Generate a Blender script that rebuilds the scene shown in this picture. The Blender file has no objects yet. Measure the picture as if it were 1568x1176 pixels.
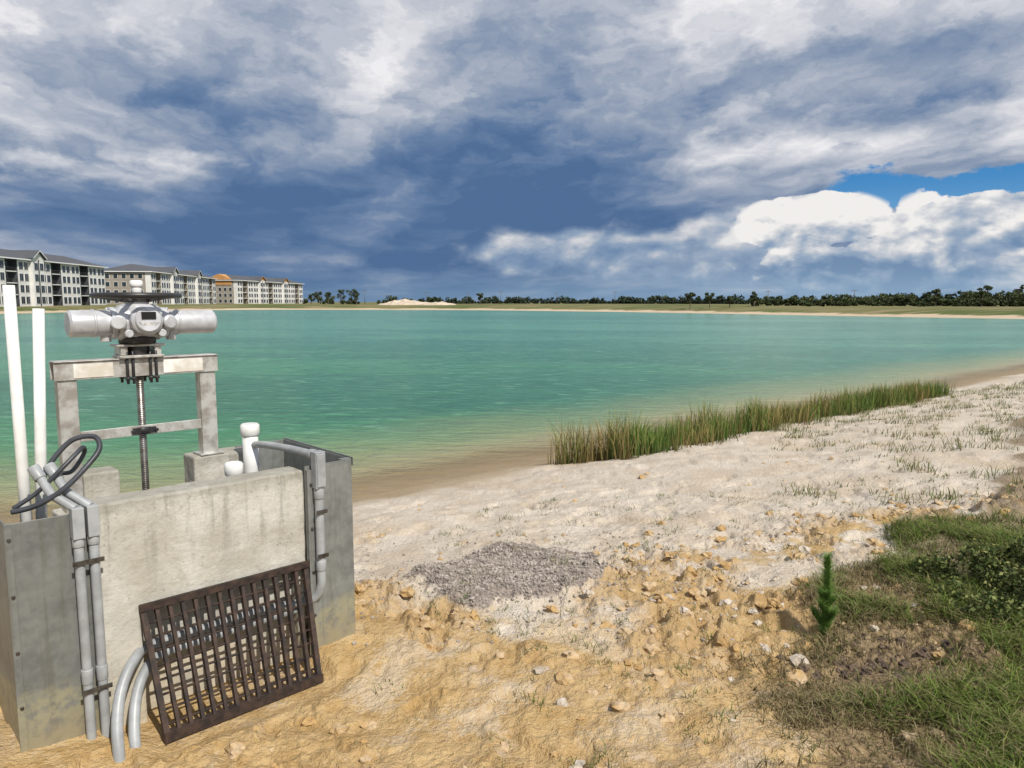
import bpy, bmesh, math, numpy as np
from mathutils import Vector, Matrix
rng = np.random.default_rng(7)
scene = bpy.context.scene
scene.view_settings.view_transform = 'Standard'
scene.view_settings.look = 'None'
scene.view_settings.exposure = 0

# ---------------------------------------------------------------- node helper
class E:
    def __init__(s, t, k): s.t = t; s.k = k
    def _m(s, op, o=None, rev=False):
        n = s.t.nodes.new('ShaderNodeMath'); n.operation = op
        a, b = (o, s) if rev else (s, o)
        for i, v in enumerate((a, b)):
            if v is None: continue
            if isinstance(v, E): s.t.links.new(v.k, n.inputs[i])
            else: n.inputs[i].default_value = float(v)
        return E(s.t, n.outputs[0])
    def __add__(s, o): return s._m('ADD', o)
    __radd__ = __add__
    def __sub__(s, o): return s._m('SUBTRACT', o)
    def __rsub__(s, o): return s._m('SUBTRACT', o, True)
    def __mul__(s, o): return s._m('MULTIPLY', o)
    __rmul__ = __mul__
    def __truediv__(s, o): return s._m('DIVIDE', o)
    def max(s, o): return s._m('MAXIMUM', o)
    def min(s, o): return s._m('MINIMUM', o)
    def f(s, op, o=None): return s._m(op, o)
def sm(x, a, b, lo=0., hi=1.):
    n = x.t.nodes.new('ShaderNodeMapRange'); n.interpolation_type = 'SMOOTHSTEP'
    x.t.links.new(x.k, n.inputs[0])
    if a > b: a, b, lo, hi = b, a, hi, lo
    n.inputs[1].default_value = a; n.inputs[2].default_value = b
    n.inputs[3].default_value = lo; n.inputs[4].default_value = hi
    return E(x.t, n.outputs[0])
def comb(t, x, y, z=0.):
    n = t.nodes.new('ShaderNodeCombineXYZ')
    for i, v in enumerate((x, y, z)):
        if isinstance(v, E): t.links.new(v.k, n.inputs[i])
        else: n.inputs[i].default_value = v
    return E(t, n.outputs[0])
DIM = ['3D']
def noise(v, scale=1., detail=4., rough=.5, dist=0., off=None, out=0):
    t = v.t
    if off is not None:
        m = t.nodes.new('ShaderNodeMapping'); t.links.new(v.k, m.inputs[0]); m.inputs[1].default_value = off
        v = E(t, m.outputs[0])
    n = t.nodes.new('ShaderNodeTexNoise'); n.noise_dimensions = DIM[0]; n.inputs['Scale'].default_value = scale
    n.inputs['Detail'].default_value = detail; n.inputs['Roughness'].default_value = rough
    n.inputs['Distortion'].default_value = dist
    t.links.new(v.k, n.inputs['Vector'])
    return E(t, n.outputs[out])
def voro(v, scale=1., feat='F1'):
    n = v.t.nodes.new('ShaderNodeTexVoronoi'); n.voronoi_dimensions = DIM[0]; n.feature = feat; n.inputs['Scale'].default_value = scale
    v.t.links.new(v.k, n.inputs['Vector']); return E(v.t, n.outputs['Distance'])
def mixc(f, a, b):
    t = f.t; n = t.nodes.new('ShaderNodeMix'); n.data_type = 'RGBA'
    t.links.new(f.k, n.inputs[0])
    for i, v in ((6, a), (7, b)):
        if isinstance(v, E): t.links.new(v.k, n.inputs[i])
        else: n.inputs[i].default_value = (*v, 1)
    return E(t, n.outputs[2])
def ramp(x, stops):
    n = x.t.nodes.new('ShaderNodeValToRGB'); cr = n.color_ramp
    while len(cr.elements) < len(stops): cr.elements.new(.5)
    for e, (p, c) in zip(cr.elements, stops): e.position = p; e.color = (*c, 1)
    x.t.links.new(x.k, n.inputs[0]); return E(x.t, n.outputs[0])
def sep(v):
    n = v.t.nodes.new('ShaderNodeSeparateXYZ'); v.t.links.new(v.k, n.inputs[0])
    return [E(v.t, n.outputs[i]) for i in range(3)]
def attr(t, name, out='Color'):
    n = t.nodes.new('ShaderNodeAttribute'); n.attribute_name = name; return E(t, n.outputs[out]), n

def newmat(name):
    m = bpy.data.materials.new(name); m.use_nodes = True; t = m.node_tree
    p = t.nodes['Principled BSDF']
    g = t.nodes.new('ShaderNodeNewGeometry'); pos = E(t, g.outputs['Position'])
    tc = t.nodes.new('ShaderNodeTexCoord'); ob = E(t, tc.outputs['Object'])
    return m, t, p, pos, ob
def setc(t, p, c):
    if isinstance(c, E): t.links.new(c.k, p.inputs['Base Color'])
    else: p.inputs['Base Color'].default_value = (*c, 1)
def bump(t, p, h, strength=.5, dist=.01):
    b = t.nodes.new('ShaderNodeBump'); b.inputs['Strength'].default_value = strength
    b.inputs['Distance'].default_value = dist; t.links.new(h.k, b.inputs['Height'])
    t.links.new(b.outputs[0], p.inputs['Normal'])
def simple(name, c, c2=None, rough=.6, metal=0., scale=8., bs=.2, bd=.004, spec=.5):
    m, t, p, pos, ob = newmat(name)
    n = noise(ob, scale, 4, .6)
    c2 = c2 or tuple(v * .7 for v in c)
    setc(t, p, mixc(sm(n, .35, .65), c2, c))
    p.inputs['Roughness'].default_value = rough; p.inputs['Metallic'].default_value = metal
    p.inputs['Specular IOR Level'].default_value = spec
    if bs: bump(t, p, noise(ob, scale * 6, 2, .6), bs, bd)
    return m

# ---------------------------------------------------------------- camera
CAMZ = 2.7
cam = bpy.data.cameras.new('camera'); camo = bpy.data.objects.new('camera', cam)
scene.collection.objects.link(camo)
camo.location = (0, 0, CAMZ); camo.rotation_euler = (math.radians(90 - 6.4), 0, 0)
cam.sensor_width = 36; cam.lens = 25.7; cam.clip_start = .05; cam.clip_end = 6000
scene.camera = camo

# ---------------------------------------------------------------- sun + sky
sd = Vector((.45, -.6, .82)).normalized()
sun = bpy.data.lights.new('sun', 'SUN'); sun.energy = 5.0; sun.angle = math.radians(.5); sun.color = (1, .95, .87)
suno = bpy.data.objects.new('sun', sun); scene.collection.objects.link(suno)
suno.rotation_euler = sd.to_track_quat('Z', 'Y').to_euler(); suno.location = (5, -8, 12)

w = bpy.data.worlds.new('World'); scene.world = w; w.use_nodes = True
w.cycles.sampling_method = 'NONE'
t = w.node_tree; t.nodes.clear()
DIM[0] = '2D'
out = t.nodes.new('ShaderNodeOutputWorld')
sky = t.nodes.new('ShaderNodeTexSky'); sky.sky_type = 'NISHITA'; sky.sun_disc = False
sky.sun_elevation = math.asin(sd.z); sky.sun_rotation = math.atan2(sd.x, sd.y)
bg1 = t.nodes.new('ShaderNodeBackground'); bg1.inputs[1].default_value = .1
t.links.new(sky.outputs[0], bg1.inputs[0])
tc = t.nodes.new('ShaderNodeTexCoord'); G = E(t, tc.outputs['Generated'])
x, y, z = sep(G)
az0 = x.f('ARCTAN2', y) * 57.2958
el0 = z.f('ARCSINE') * 57.2958
P0 = comb(t, az0 * .1, el0 * .2, 0.)
wv = sep(noise(P0, 1.6, 5, .6, out=1))
wx = wv[0] - .5; wy = wv[1] - .5
az = az0 + wx * 10.; el = el0 + wy * 4.5
def blob(a0, e0, ra, re, A=None, L=None, soft=1.):
    A = A or az; L = L or el
    dx = (A - a0) / ra; dy = (L - e0) / re
    r = (dx * dx + dy * dy).f('SQRT')
    return sm(r, 1., 1. - soft)
zz = z.max(0.) + .09
px = x / zz; py = y / zz
px2 = px + wx * .4; py2 = py + wy * .6
D1 = comb(t, px2 * .95 + py2 * .12, py2 * .55, 0.)
n1 = noise(D1, .95, 7, .54, 0.)
n1b = noise(D1, .95, 4, .54, 0., off=(.05, .12, 0))
n2 = noise(D1, .45, 2, .5, 0., off=(3.6, 2.2, 0))
base = sm(el0, 6, 17) * .36 + .26
base = base + sm(az0, 6, 26) * .12 - blob(-7, 7.0, 29, 8.5) * .28 + sm(az0, -16, -34) * .08
base = base - blob(25, 12.0, 18, 2.4) * .26 + blob(-31, 8.6, 9, 1.4) * .38 + blob(-24, 9.6, 5, 1.) * .28 + blob(19, 11.0, 11, 1.8) * .30 - blob(-20, 13.5, 9, 2.5) * .12 - blob(30, 17, 12, 2.5) * .14 + blob(11, 15.5, 13, 3.0) * .12
B = base + (n1 - .5) * 1.4 + (n2 - .5) * .35 + (n1 - n1b) * 1.5 * sm(el0, 3, 12)
deck = ramp(B, [(0., (.080, .155, .305)), (.25, (.145, .225, .375)), (.5, (.31, .37, .48)), (.75, (.56, .585, .65)), (1., (.86, .85, .87))])
hole = blob(29.5, 7.5, 9.0, 1.5, soft=.3)
c = mixc(hole, deck, mixc(sm(el0, 9, 4), (.06, .25, .55), (.20, .42, .66)))
Q = comb(t, az0 * .11, el0 * .17, 0.)
def cn(off, det):
    a = noise(Q, 1.35, det, .54, .1, off=off)
    b = voro(comb(t, az0 * .11 + wx * .6 + off[0], el0 * .17 + wy * .6 + off[1], 0.), 3.0, 'SMOOTH_F1')
    return a + (1. - b) * .34
q0 = cn((0, 0, 0), 8); q1 = cn((.05, -.10, 0), 4)
relief = (q0 - q1)
mk = blob(22.0, 5.4, 6.5, 2.9, az0, el0).max(blob(33.5, 4.4, 9, 4.6, az0, el0)).max(blob(27, 2.4, 13, 3.1, az0, el0))
mk2 = blob(6, 3.9, 15, 3.2, az0, el0).max(blob(18, 4.6, 9, 3.6, az0, el0)).max(blob(16, 2.2, 20, 2.0, az0, el0) * .8)
cov = sm(mk * 1.5 + (q0 - .68) * 1.7, .38, .46) * sm(mk, .02, .10)
cov2 = sm(mk2 * 1.2 + (q0 - .68) * 1.2, .24, .80) * sm(mk2, .0, .3) * .85
sh = relief * 2.3 + .36 + (el0 - 4.0) * .12 + (q0 - .68) * 1.0
stops = [(0., (.17, .27, .43)), (.35, (.31, .40, .53)), (.62, (.57, .60, .65)), (.9, (.88, .86, .84))]
c = mixc(cov2, c, ramp(sh * .6 + .10 + blob(5, 4.8, 12, 1.5) * .22, stops))
c = mixc(cov, c, ramp(sh + .14, stops))
hz = sm(el0, 3.0, .2) * .7
hcol = mixc(sm(az0, -20, 25), (.13, .23, .38), (.27, .41, .57))
c = mixc(hz, c, hcol)
bg2 = t.nodes.new('ShaderNodeBackground'); t.links.new(c.k, bg2.inputs[0]); bg2.inputs[1].default_value = 1.
mx = t.nodes.new('ShaderNodeMixShader')
back = sm(az0.f('ABSOLUTE'), 60, 110)
fac = 1. - back * sm(n2, .62, .40)
t.links.new(fac.k, mx.inputs[0]); t.links.new(bg1.outputs[0], mx.inputs[1]); t.links.new(bg2.outputs[0], mx.inputs[2])
t.links.new(mx.outputs[0], out.inputs[0])
DIM[0] = '3D'

# ---------------------------------------------------------------- numpy noise
TAB = rng.random((256, 256))
def vnoise(x, y):
    xi = np.floor(x).astype(int); yi = np.floor(y).astype(int)
    fx = x - xi; fy = y - yi
    fx = fx * fx * (3 - 2 * fx); fy = fy * fy * (3 - 2 * fy)
    a = TAB[xi & 255, yi & 255]; b = TAB[(xi + 1) & 255, yi & 255]
    c = TAB[xi & 255, (yi + 1) & 255]; d = TAB[(xi + 1) & 255, (yi + 1) & 255]
    return (a * (1 - fx) + b * fx) * (1 - fy) + (c * (1 - fx) + d * fx) * fy
def fbm(x, y, o=4, off=0.):
    s = 0; a = .5; tot = 0
    x = x + off; y = y + off * 1.7
    for i in range(o):
        s = s + a * vnoise(x, y); tot += a
        x, y = x * 1.63 + y * 1.1 + 5.3, -x * 1.1 + y * 1.63 + 9.1; a *= .5
    return s / tot
def ss(x, a, b):
    u = np.clip((x - a) / (b - a), 0, 1); return u * u * (3 - 2 * u)

# ---------------------------------------------------------------- lake outline
lake = [(-60, 18), (-20, 8), (-9, 7.9), (-6, 8.3), (-4, 8.8), (-2.17, 9.72), (.515, 12.3), (2.69, 13.7), (6.36, 16.9), (13.4, 22.4),
        (20.1, 28.7), (45, 48), (80, 72), (100, 95), (83, 118), (64, 147), (37, 195), (13, 224), (-18, 255), (-74, 265), (-101, 252),
        (-119, 216), (-118, 150), (-110, 90), (-90, 50)]
for _ in range(2):
    nl = []
    for i in range(len(lake)):
        a = np.array(lake[i]); b = np.array(lake[(i + 1) % len(lake)])
        nl += [tuple(a * .75 + b * .25), tuple(a * .25 + b * .75)]
    lake = nl
LK = np.array(lake)
def sdist(x, y):
    best = np.full(x.shape, 1e9); ins = np.zeros(x.shape, bool)
    for i in range(len(LK)):
        ax, ay = LK[i]; bx, by = LK[(i + 1) % len(LK)]
        dx, dy = bx - ax, by - ay
        u = np.clip(((x - ax) * dx + (y - ay) * dy) / (dx * dx + dy * dy), 0, 1)
        best = np.minimum(best, (x - ax - u * dx) ** 2 + (y - ay - u * dy) ** 2)
        if ay != by:
            cond = ((ay > y) != (by > y)) & (x < (bx - ax) * (y - ay) / (by - ay) + ax)
            ins ^= cond
    d = np.sqrt(best)
    d = np.where(ins, -d, d)
    return d + (fbm(x * .6, y * .6, 3, 3.) - .5) * .7 * ss(np.hypot(x, y), 6, 14)
OX, OY = -1.894, 3.237
CE, SE = .7234, .6904
def tolocal(x, y):
    rx, ry = x - OX, y - OY
    return rx * CE + ry * SE, -rx * SE + ry * CE
def masks(x, y, d):
    n = fbm(x * .9, y * .9, 4, 11.) - .5; nf = fbm(x * 3, y * 3, 4, 2.) - .5
    grav = np.exp(-(((x - .05) / .70) ** 2 + ((y - 5.2) / .76) ** 2) ** 1.5); grav = ss(grav + nf * .9, .36, .62)
    och = ss(4.8 - y + n * 4.0 - .2 * np.maximum(x - .5, 0), -.3, 1.0) * (.72 + .28 * ss(nf + n * .5, -.1, .1))
    band = np.exp(-((y - (5.05 + .30 * x + n * 1.2)) / .6) ** 2) * ss(x, .2, 1.2)
    och = np.maximum(och, band * .9 * ss(nf, -.1, .14))
    och = np.maximum(och, ss(nf + n * .6, .2, .36) * ss(y, 9, 6) * .5)
    grass = ss((x - .46) * 1.0 - (y - 2.5) * .85 + n * 1.9, -.15, .5)
    grass = np.maximum(grass, ss(x - 1.80 - (y - 3.4) * .6 + n * 1.3, 0, .5) * ss(y, 5.4, 4.5))
    dirt = np.exp(-(((x - 1.95) / .55) ** 2 + ((y - 3.45) / .36) ** 2)) ; dirt = ss(dirt + nf * .9, .38, .7)
    clod = np.clip(band * 1.2 + .8 * np.exp(-(((x - 1.2) / 1.2) ** 2 + ((y - 4.4) / .7) ** 2)) + .7 * dirt + .9 * np.exp(-((x + .7) / .5) ** 2 - ((y - 4.6) / .6) ** 2) + .22 * och, 0, 1)
    clod = clod * ss(fbm(x * 2.2, y * 2.2, 3, 8.), .38, .6)
    return grav, och, grass, dirt, clod
def ground_h(x, y, full=False):
    d = sdist(x, y); r = np.hypot(x, y)
    far = ss(r, 50, 90)
    zl = 1.15 * (1 - np.exp(-np.maximum(d, 0) / 5.5)) * (1 - far) + 1.75 * (1 - np.exp(-np.maximum(d, 0) / 9)) * far
    z = np.where(d > 0, zl, np.maximum(-.085 * np.abs(d), -2.5))
    on = ss(d, 0, 1.5) * (1 - ss(r, 30, 50))
    grav, och, grass, dirt, clod = masks(x, y, d)
    z = z + on * ((fbm(x * .7, y * .7, 3, 1.) - .5) * .14 + (fbm(x * 3.2, y * 3.2, 3, 5.) - .5) * .05)
    rid = np.abs(fbm(x * 7, y * 7, 3, 6.) - .5) * 2
    nearf = 1 - ss(r, 7, 11)
    patch = ss(fbm(x * 1.3, y * 1.3, 3, 91.), .42, .60)
    z = z + on * clod * ((.35 - rid) * .16) + on * (fbm(x * 12, y * 12, 3, 2.) - .5) * (.010 + .020 * patch * nearf + .065 * clod)
    cr = fbm(x * 24, y * 24, 2, 7.); z = z + on * nearf * (1 - grav) * (.35 * patch + clod) * .026 * ss(cr, .54, .70)
    fp = fbm(x * 4.5, y * 4.5, 2, 21.); z = z - on * .028 * ss(fp, .58, .70) * (1 - grav)
    z = z + grav * .07 + grass * .05 * (r < 30)
    lx, ly = tolocal(x, y)
    z = z - .07 * np.exp(-((x + 1.1) ** 2 + (y - 3.0) ** 2) / .8)
    rk_ = ss(lx, .02, .15) * ss(lx, 1.10, .98) * ss(ly, -.46, -.33) * ss(ly, .25, .15)
    z = z * (1 - rk_) + rk_ * np.minimum(z, .67)
    pit = ss(lx, -.1, .0) * ss(lx, 1.15, 1.03) * ss(ly, .15, .25) * ss(ly, 4.5, 3.5)
    z = z - pit * 1.2
    if full: return z, d, grav, och, grass, dirt, clod
    return z
def hgt(x, y): return float(ground_h(np.array([float(x)]), np.array([float(y)]))[0])

def link(me, name, mats, loc=None):
    o = bpy.data.objects.new(name, me); scene.collection.objects.link(o)
    for m in mats: me.materials.append(m)
    return o
def npmesh(name, V, F, mats, smooth=False, cols=None, mi=None):
    me = bpy.data.meshes.new(name)
    V = np.asarray(V, dtype=np.float32)
    if not isinstance(F, list): F = [F]
    loops = np.concatenate([f.ravel() for f in F]).astype(np.int32)
    tot = np.concatenate([np.full(len(f), f.shape[1]) for f in F]).astype(np.int32)
    st = np.concatenate([[0], np.cumsum(tot)[:-1]]).astype(np.int32)
    me.vertices.add(len(V)); me.vertices.foreach_set('co', V.ravel())
    me.loops.add(len(loops)); me.loops.foreach_set('vertex_index', loops)
    me.polygons.add(len(tot)); me.polygons.foreach_set('loop_start', st); me.polygons.foreach_set('loop_total', tot)
    me.polygons.foreach_set('use_smooth', np.full(len(tot), smooth))
    me.update(calc_edges=True)
    if cols is not None:
        for k, c in cols.items():
            a = me.color_attributes.new(k, 'FLOAT_COLOR', 'POINT')
            a.data.foreach_set('color', np.asarray(c, dtype=np.float32).ravel())
    me.validate()
    return link(me, name, mats)

# ---------------------------------------------------------------- ground
def polar(radii, angs):
    R, A = np.meshgrid(radii, angs, indexing='ij')
    X = R * np.sin(A); Y = R * np.cos(A)
    nr, na = R.shape
    i, j = np.meshgrid(np.arange(nr - 1), np.arange(na), indexing='ij')
    j2 = (j + 1) % na
    F = np.stack([i * na + j, i * na + j2, (i + 1) * na + j2, (i + 1) * na + j], -1).reshape(-1, 4)[:, ::-1]
    return X.ravel(), Y.ravel(), F
def geo(a, b, k): 
    n = int(math.log(b / a) / k); return list(a * np.exp(np.arange(n) * (math.log(b / a) / n)))
radii = np.array([.02] + geo(.3, 1.8, .12) + geo(1.8, 9, .0045) + geo(9, 30, .010) + geo(30, 400, .022) + geo(400, 5500, .2) + [5500])
fa = np.radians(np.linspace(-44, 44, 680)); ba = np.radians(np.linspace(44, 316, 70))[1:-1]
angs = np.concatenate([fa, ba])
X, Y, F = polar(radii, angs)
Z, d, grav, och, grass, dirt, clod = ground_h(X, Y, True)
r = np.hypot(X, Y)
wet = ss(d + (fbm(X * 2, Y * 2, 3, 4.) - .5) * .8, 1.3, .2)
c1 = np.stack([och, grav, grass * (r < 30), np.ones_like(r)], -1)
c2 = np.stack([wet, dirt, ss(r, 45, 70), np.ones_like(r)], -1)
c3 = np.stack([d / 50., clod, Z, np.ones_like(r)], -1)

m, t, p, pos, ob = newmat('ground_sand')
A1, _ = attr(t, 'mk1'); A2, _ = attr(t, 'mk2'); A3, _ = attr(t, 'mk3')
o_, g_, gr_ = sep(A1); w_, di_, fa_ = sep(A2); dd, cl_, zz_ = sep(A3)
nf = noise(pos, 9, 5, .68); nm = noise(pos, 2.2, 4, .6, .4); nl_ = noise(pos, 42, 3, .7)
nx = noise(pos, .9, 3, .6, off=(5, 5, 5))
sand = mixc(sm(nm, .3, .7), (.52, .44, .345), (.62, .55, .46))
sand = mixc(sm(nf, .52, .68) * .30, sand, (.40, .31, .22))
sand = mixc(sm(nx, .50, .68) * .45, sand, (.50, .39, .27))
sand = mixc(sm(nl_, .60, .74) * .35, sand, (.34, .26, .18))
och_c = mixc(sm(nf, .35, .65), (.41, .265, .11), (.52, .37, .185))
och_c = mixc(sm(nm + (nl_ - .5) * .4, .50, .66) * .7, och_c, (.56, .46, .33))
och_c = mixc(sm(nf + (nx - .5) * .5, .62, .74) * .4, och_c, (.30, .19, .095))
c = mixc(sm(o_ + (nf - .5) * 1.1, .2, .8), sand, och_c)
c = mixc(cl_ * sm(nl_, .35, .6) * .55, c, (.34, .235, .13))
c = mixc(sm(g_ + (nf - .5) * .8, .3, .6), c, mixc(sm(nl_, .35, .62), (.19, .155, .13), (.34, .29, .25)))
c = mixc(w_ * .85, c, (.33, .245, .14))
c = mixc(sm(di_ + (nf - .5) * .6, .3, .7), c, mixc(sm(nl_, .4, .6), (.075, .05, .032), (.18, .125, .08)))
c = mixc(sm(gr_ + (nf - .5) * .7, .3, .8) * .8, c, mixc(sm(nl_, .35, .65), (.15, .11, .06), (.30, .22, .13)))
ppx, ppy, ppz = sep(pos)
big = noise(pos, .03, 4, .6); big2 = noise(comb(t, ppx * .05, ppy * .25), 1., 4, .6)
fg = mixc(sm(big, .35, .65), (.08, .105, .03), (.165, .15, .065))
fg = mixc(sm(big2, .50, .64) * .7, fg, (.28, .22, .13))
fcol = mixc(sm(dd * 50. + (big2 - .5) * 8., 3.4, 1.9), fg, (.48, .38, .27))
c = mixc(fa_, c, fcol)
setc(t, p, c); p.inputs['Roughness'].default_value = .95; p.inputs['Specular IOR Level'].default_value = .15
bump(t, p, noise(pos, 28, 4, .7), 1., .035)
ground = npmesh('ground', np.stack([X, Y, Z], -1), F, [m], True, {'mk1': c1, 'mk2': c2, 'mk3': c3})

# ---------------------------------------------------------------- water
m, t, p, pos, ob = newmat('lake_water')
A, _ = attr(t, 'dep'); dep, dfar, _x = sep(A)
px, py, pz = sep(pos)
DIM[0] = '2D'
W1 = comb(t, px * .75 + py * .3, py * 1.7, 0.)
wn = noise(W1, 1.7, 5, .64, .3); wl = noise(comb(t, px * .02 + py * .01, py * .07, 0.), 1., 4, .6, .5)
wm = noise(comb(t, px * .5, py * .8, 0.), .45, 3, .6, .3)
DIM[0] = '3D'
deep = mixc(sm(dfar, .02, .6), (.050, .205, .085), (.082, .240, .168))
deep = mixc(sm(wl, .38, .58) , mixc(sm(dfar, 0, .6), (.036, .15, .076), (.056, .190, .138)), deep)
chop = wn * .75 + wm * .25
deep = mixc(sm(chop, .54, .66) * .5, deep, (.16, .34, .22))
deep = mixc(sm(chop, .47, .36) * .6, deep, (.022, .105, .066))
shal = mixc(sm(dep, .0, .26), (.38, .285, .155), (.22, .255, .12))
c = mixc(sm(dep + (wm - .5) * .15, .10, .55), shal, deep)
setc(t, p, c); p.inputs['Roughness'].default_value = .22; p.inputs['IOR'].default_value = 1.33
p.inputs['Specular IOR Level'].default_value = .32
bump(t, p, wn + wm * 1.2, 1., .13)
tr = t.nodes.new('ShaderNodeBsdfTransparent'); ms = t.nodes.new('ShaderNodeMixShader')
op = sm(dep, .0, .16, .25, 1.)
t.links.new(op.k, ms.inputs[0]); t.links.new(tr.outputs[0], ms.inputs[1]); t.links.new(p.outputs[0], ms.inputs[2])
t.links.new(ms.outputs[0], t.nodes['Material Output'].inputs[0])
Xw, Yw, Fw = polar(np.array([2.] + geo(6, 60, .012) + geo(60, 320, .03) + [320]), np.concatenate([np.radians(np.linspace(-50, 50, 300)), np.radians(np.linspace(50, 310, 30))[1:-1]]))
zw = ground_h(Xw, Yw); dw = sdist(Xw, Yw)
keep = (dw < 4)[Fw].any(1)
Fw = Fw[keep]
water = npmesh('lake_water', np.stack([Xw, Yw, 0 * Xw], -1), Fw, [m], True,
               {'dep': np.stack([np.maximum(-zw, 0), np.clip((np.hypot(Xw, Yw)) / 120, 0, 1), 0 * Xw, 1 + 0 * Xw], -1)})

# ---------------------------------------------------------------- builder
class MB:
    def __init__(s): s.v = []; s.f = []; s.m = []; s.sm = []
    def add(s, vs, fs, mi=0, smooth=False):
        o = len(s.v); s.v += [tuple(v) for v in vs]
        for f in fs: s.f.append([o + i for i in f]); s.m.append(mi); s.sm.append(smooth)
    def box(s, x0, x1, y0, y1, z0, z1, mi=0):
        s.add([(x0, y0, z0), (x1, y0, z0), (x1, y1, z0), (x0, y1, z0), (x0, y0, z1), (x1, y0, z1), (x1, y1, z1), (x0, y1, z1)],
              [(0, 3, 2, 1), (4, 5, 6, 7), (0, 1, 5, 4), (1, 2, 6, 5), (2, 3, 7, 6), (3, 0, 4, 7)], mi)
    def tube(s, pts, r, mi=0, n=12, cap=True):
        pts = [Vector(p) for p in pts]; rs = r if isinstance(r, (list, tuple)) else [r] * len(pts)
        up = None; vs = []; fs = []
        for i, p in enumerate(pts):
            a = pts[max(i - 1, 0)]; b = pts[min(i + 1, len(pts) - 1)]
            d = (b - a)
            if d.length < 1e-9: d = Vector((0, 0, 1))
            d.normalize()
            if up is None: up = d.orthogonal().normalized()
            up = (up - d * up.dot(d)).normalized(); sd_ = d.cross(up)
            for k in range(n):
                an = 2 * math.pi * k / n
                vs.append(p + (up * math.cos(an) + sd_ * math.sin(an)) * rs[i])
        for i in range(len(pts) - 1):
            for k in range(n):
                fs.append((i * n + k, i * n + (k + 1) % n, (i + 1) * n + (k + 1) % n, (i + 1) * n + k))
        s.add(vs, fs, mi, True)
        if cap:
            o = len(s.v) - len(vs)
            s.f.append([o + k for k in range(n)][::-1]); s.m.append(mi); s.sm.append(False)
            s.f.append([o + (len(pts) - 1) * n + k for k in range(n)]); s.m.append(mi); s.sm.append(False)
    def cyl(s, a, b, r, mi=0, n=24, bev=.004):
        a = Vector(a); b = Vector(b); d = (b - a).normalized() * bev
        s.tube([a, a + d, b - d, b], [max(r - bev, .001), r, r, max(r - bev, .001)], mi, n)
    def obj(s, name, mats, parent=None, bevel=0):
        me = bpy.data.meshes.new(name); me.from_pydata(s.v, [], s.f)
        me.polygons.foreach_set('material_index', s.m); me.polygons.foreach_set('use_smooth', s.sm)
        o = link(me, name, mats)
        if parent: o.parent = parent
        if bevel:
            b = o.modifiers.new('bevel', 'BEVEL'); b.width = bevel; b.segments = 2; b.limit_method = 'ANGLE'
        return o
def smoothpath(pts, n=8):
    P = [Vector(p) for p in pts]; out_ = []
    for i in range(len(P) - 1):
        p0 = P[max(i - 1, 0)]; p1 = P[i]; p2 = P[i + 1]; p3 = P[min(i + 2, len(P) - 1)]
        for k in range(n):
            u = k / n
            out_.append(.5 * ((2 * p1) + (p2 - p0) * u + (2 * p0 - 5 * p1 + 4 * p2 - p3) * u * u + (3 * p1 - p0 - 3 * p2 + p3) * u ** 3))
    out_.append(P[-1]); return out_
def empty(name, loc=(0, 0, 0), rz=0.):
    e = bpy.data.objects.new(name, None); scene.collection.objects.link(e); e.location = loc; e.rotation_euler = (0, 0, rz)
    e.empty_display_size = .2; return e
RZ = math.atan2(SE, CE)
def sempty(name): return empty(name, (OX, OY, 0), RZ)

# ---- structure materials
m, t, p, pos, ob = newmat('weathered_concrete')
px, py, pz = sep(ob)
n1 = noise(ob, 3.2, 6, .65, .3); n2 = noise(ob, 30, 5, .65); st = noise(comb(t, px * 14., py * 14., pz * 1.2), 1., 4, .6)
c = mixc(sm(n1, .35, .65), (.38, .36, .305), (.52, .505, .455))
c = mixc(sm(n2, .5, .72) * .45, c, (.27, .245, .20))
c = mixc(sm(st, .50, .64) * sm(pz, 1.15, 1.75) * .5, c, (.19, .18, .155))
c = mixc(sm(n1 + (1.15 - pz) * .5, .5, .75) * .55, c, (.46, .37, .23))
c = mixc(sm(pz + (n2 - .5) * .12, 1.70, 1.785) * .6, c, (.22, .21, .17))
pit_ = voro(ob, 30)
c = mixc(sm(pit_, .16, .08) * sm(noise(ob, 6, 2, .5), .5, .6) * .7, c, (.14, .12, .10))
setc(t, p, c); p.inputs['Roughness'].default_value = .92; p.inputs['Specular IOR Level'].default_value = .2
bump(t, p, noise(ob, 40, 4, .65), .55, .010)
CONC = m
def galv(name, k):
    m, t, p, pos, ob = newmat(name)
    px, py, pz = sep(ob)
    v = noise(ob, 22, 3, .5); n1 = noise(ob, 5, 5, .65); st = noise(comb(t, px * 25., py * 25., pz * 1.5), 1., 4, .6)
    c = mixc(sm(n1, .3, .7), tuple(a * k for a in (.165, .175, .165)), tuple(a * k for a in (.25, .26, .245)))
    c = mixc(sm(v, .4, .6) * .25, c, tuple(a * k for a in (.34, .35, .33)))
    c = mixc(sm(st, .5, .7) * .4, c, (.12, .11, .08))
    stn = sm(pz + (n1 - .5) * .3, 1.02, .95)
    c = mixc(stn * sm(noise(ob, 14, 5, .7), .36, .56) * .75, c, (.36, .34, .22))
    c = mixc(sm(pz + (n1 - .5) * .2, .92, .75) * .5, c, (.32, .27, .17))
    setc(t, p, c); p.inputs['Metallic'].default_value = .35; p.inputs['Roughness'].default_value = .5
    bump(t, p, n1 + v * .3, .25, .006)
    return m
GALV = galv('galvanized_sheet', 1.0); GALV2 = galv('weathered_galvanized_sheet', .85)
PVCW = simple('white_pvc', (.76, .76, .74), (.62, .62, .58), .38, 0, 6, .05)
CONDUIT = simple('grey_pvc_conduit', (.34, .355, .36), (.25, .26, .265), .42, 0, 9, .08)
ALU = simple('aluminium_channel', (.60, .59, .56), (.36, .33, .29), .42, .5, 14, .15, .002)
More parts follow.
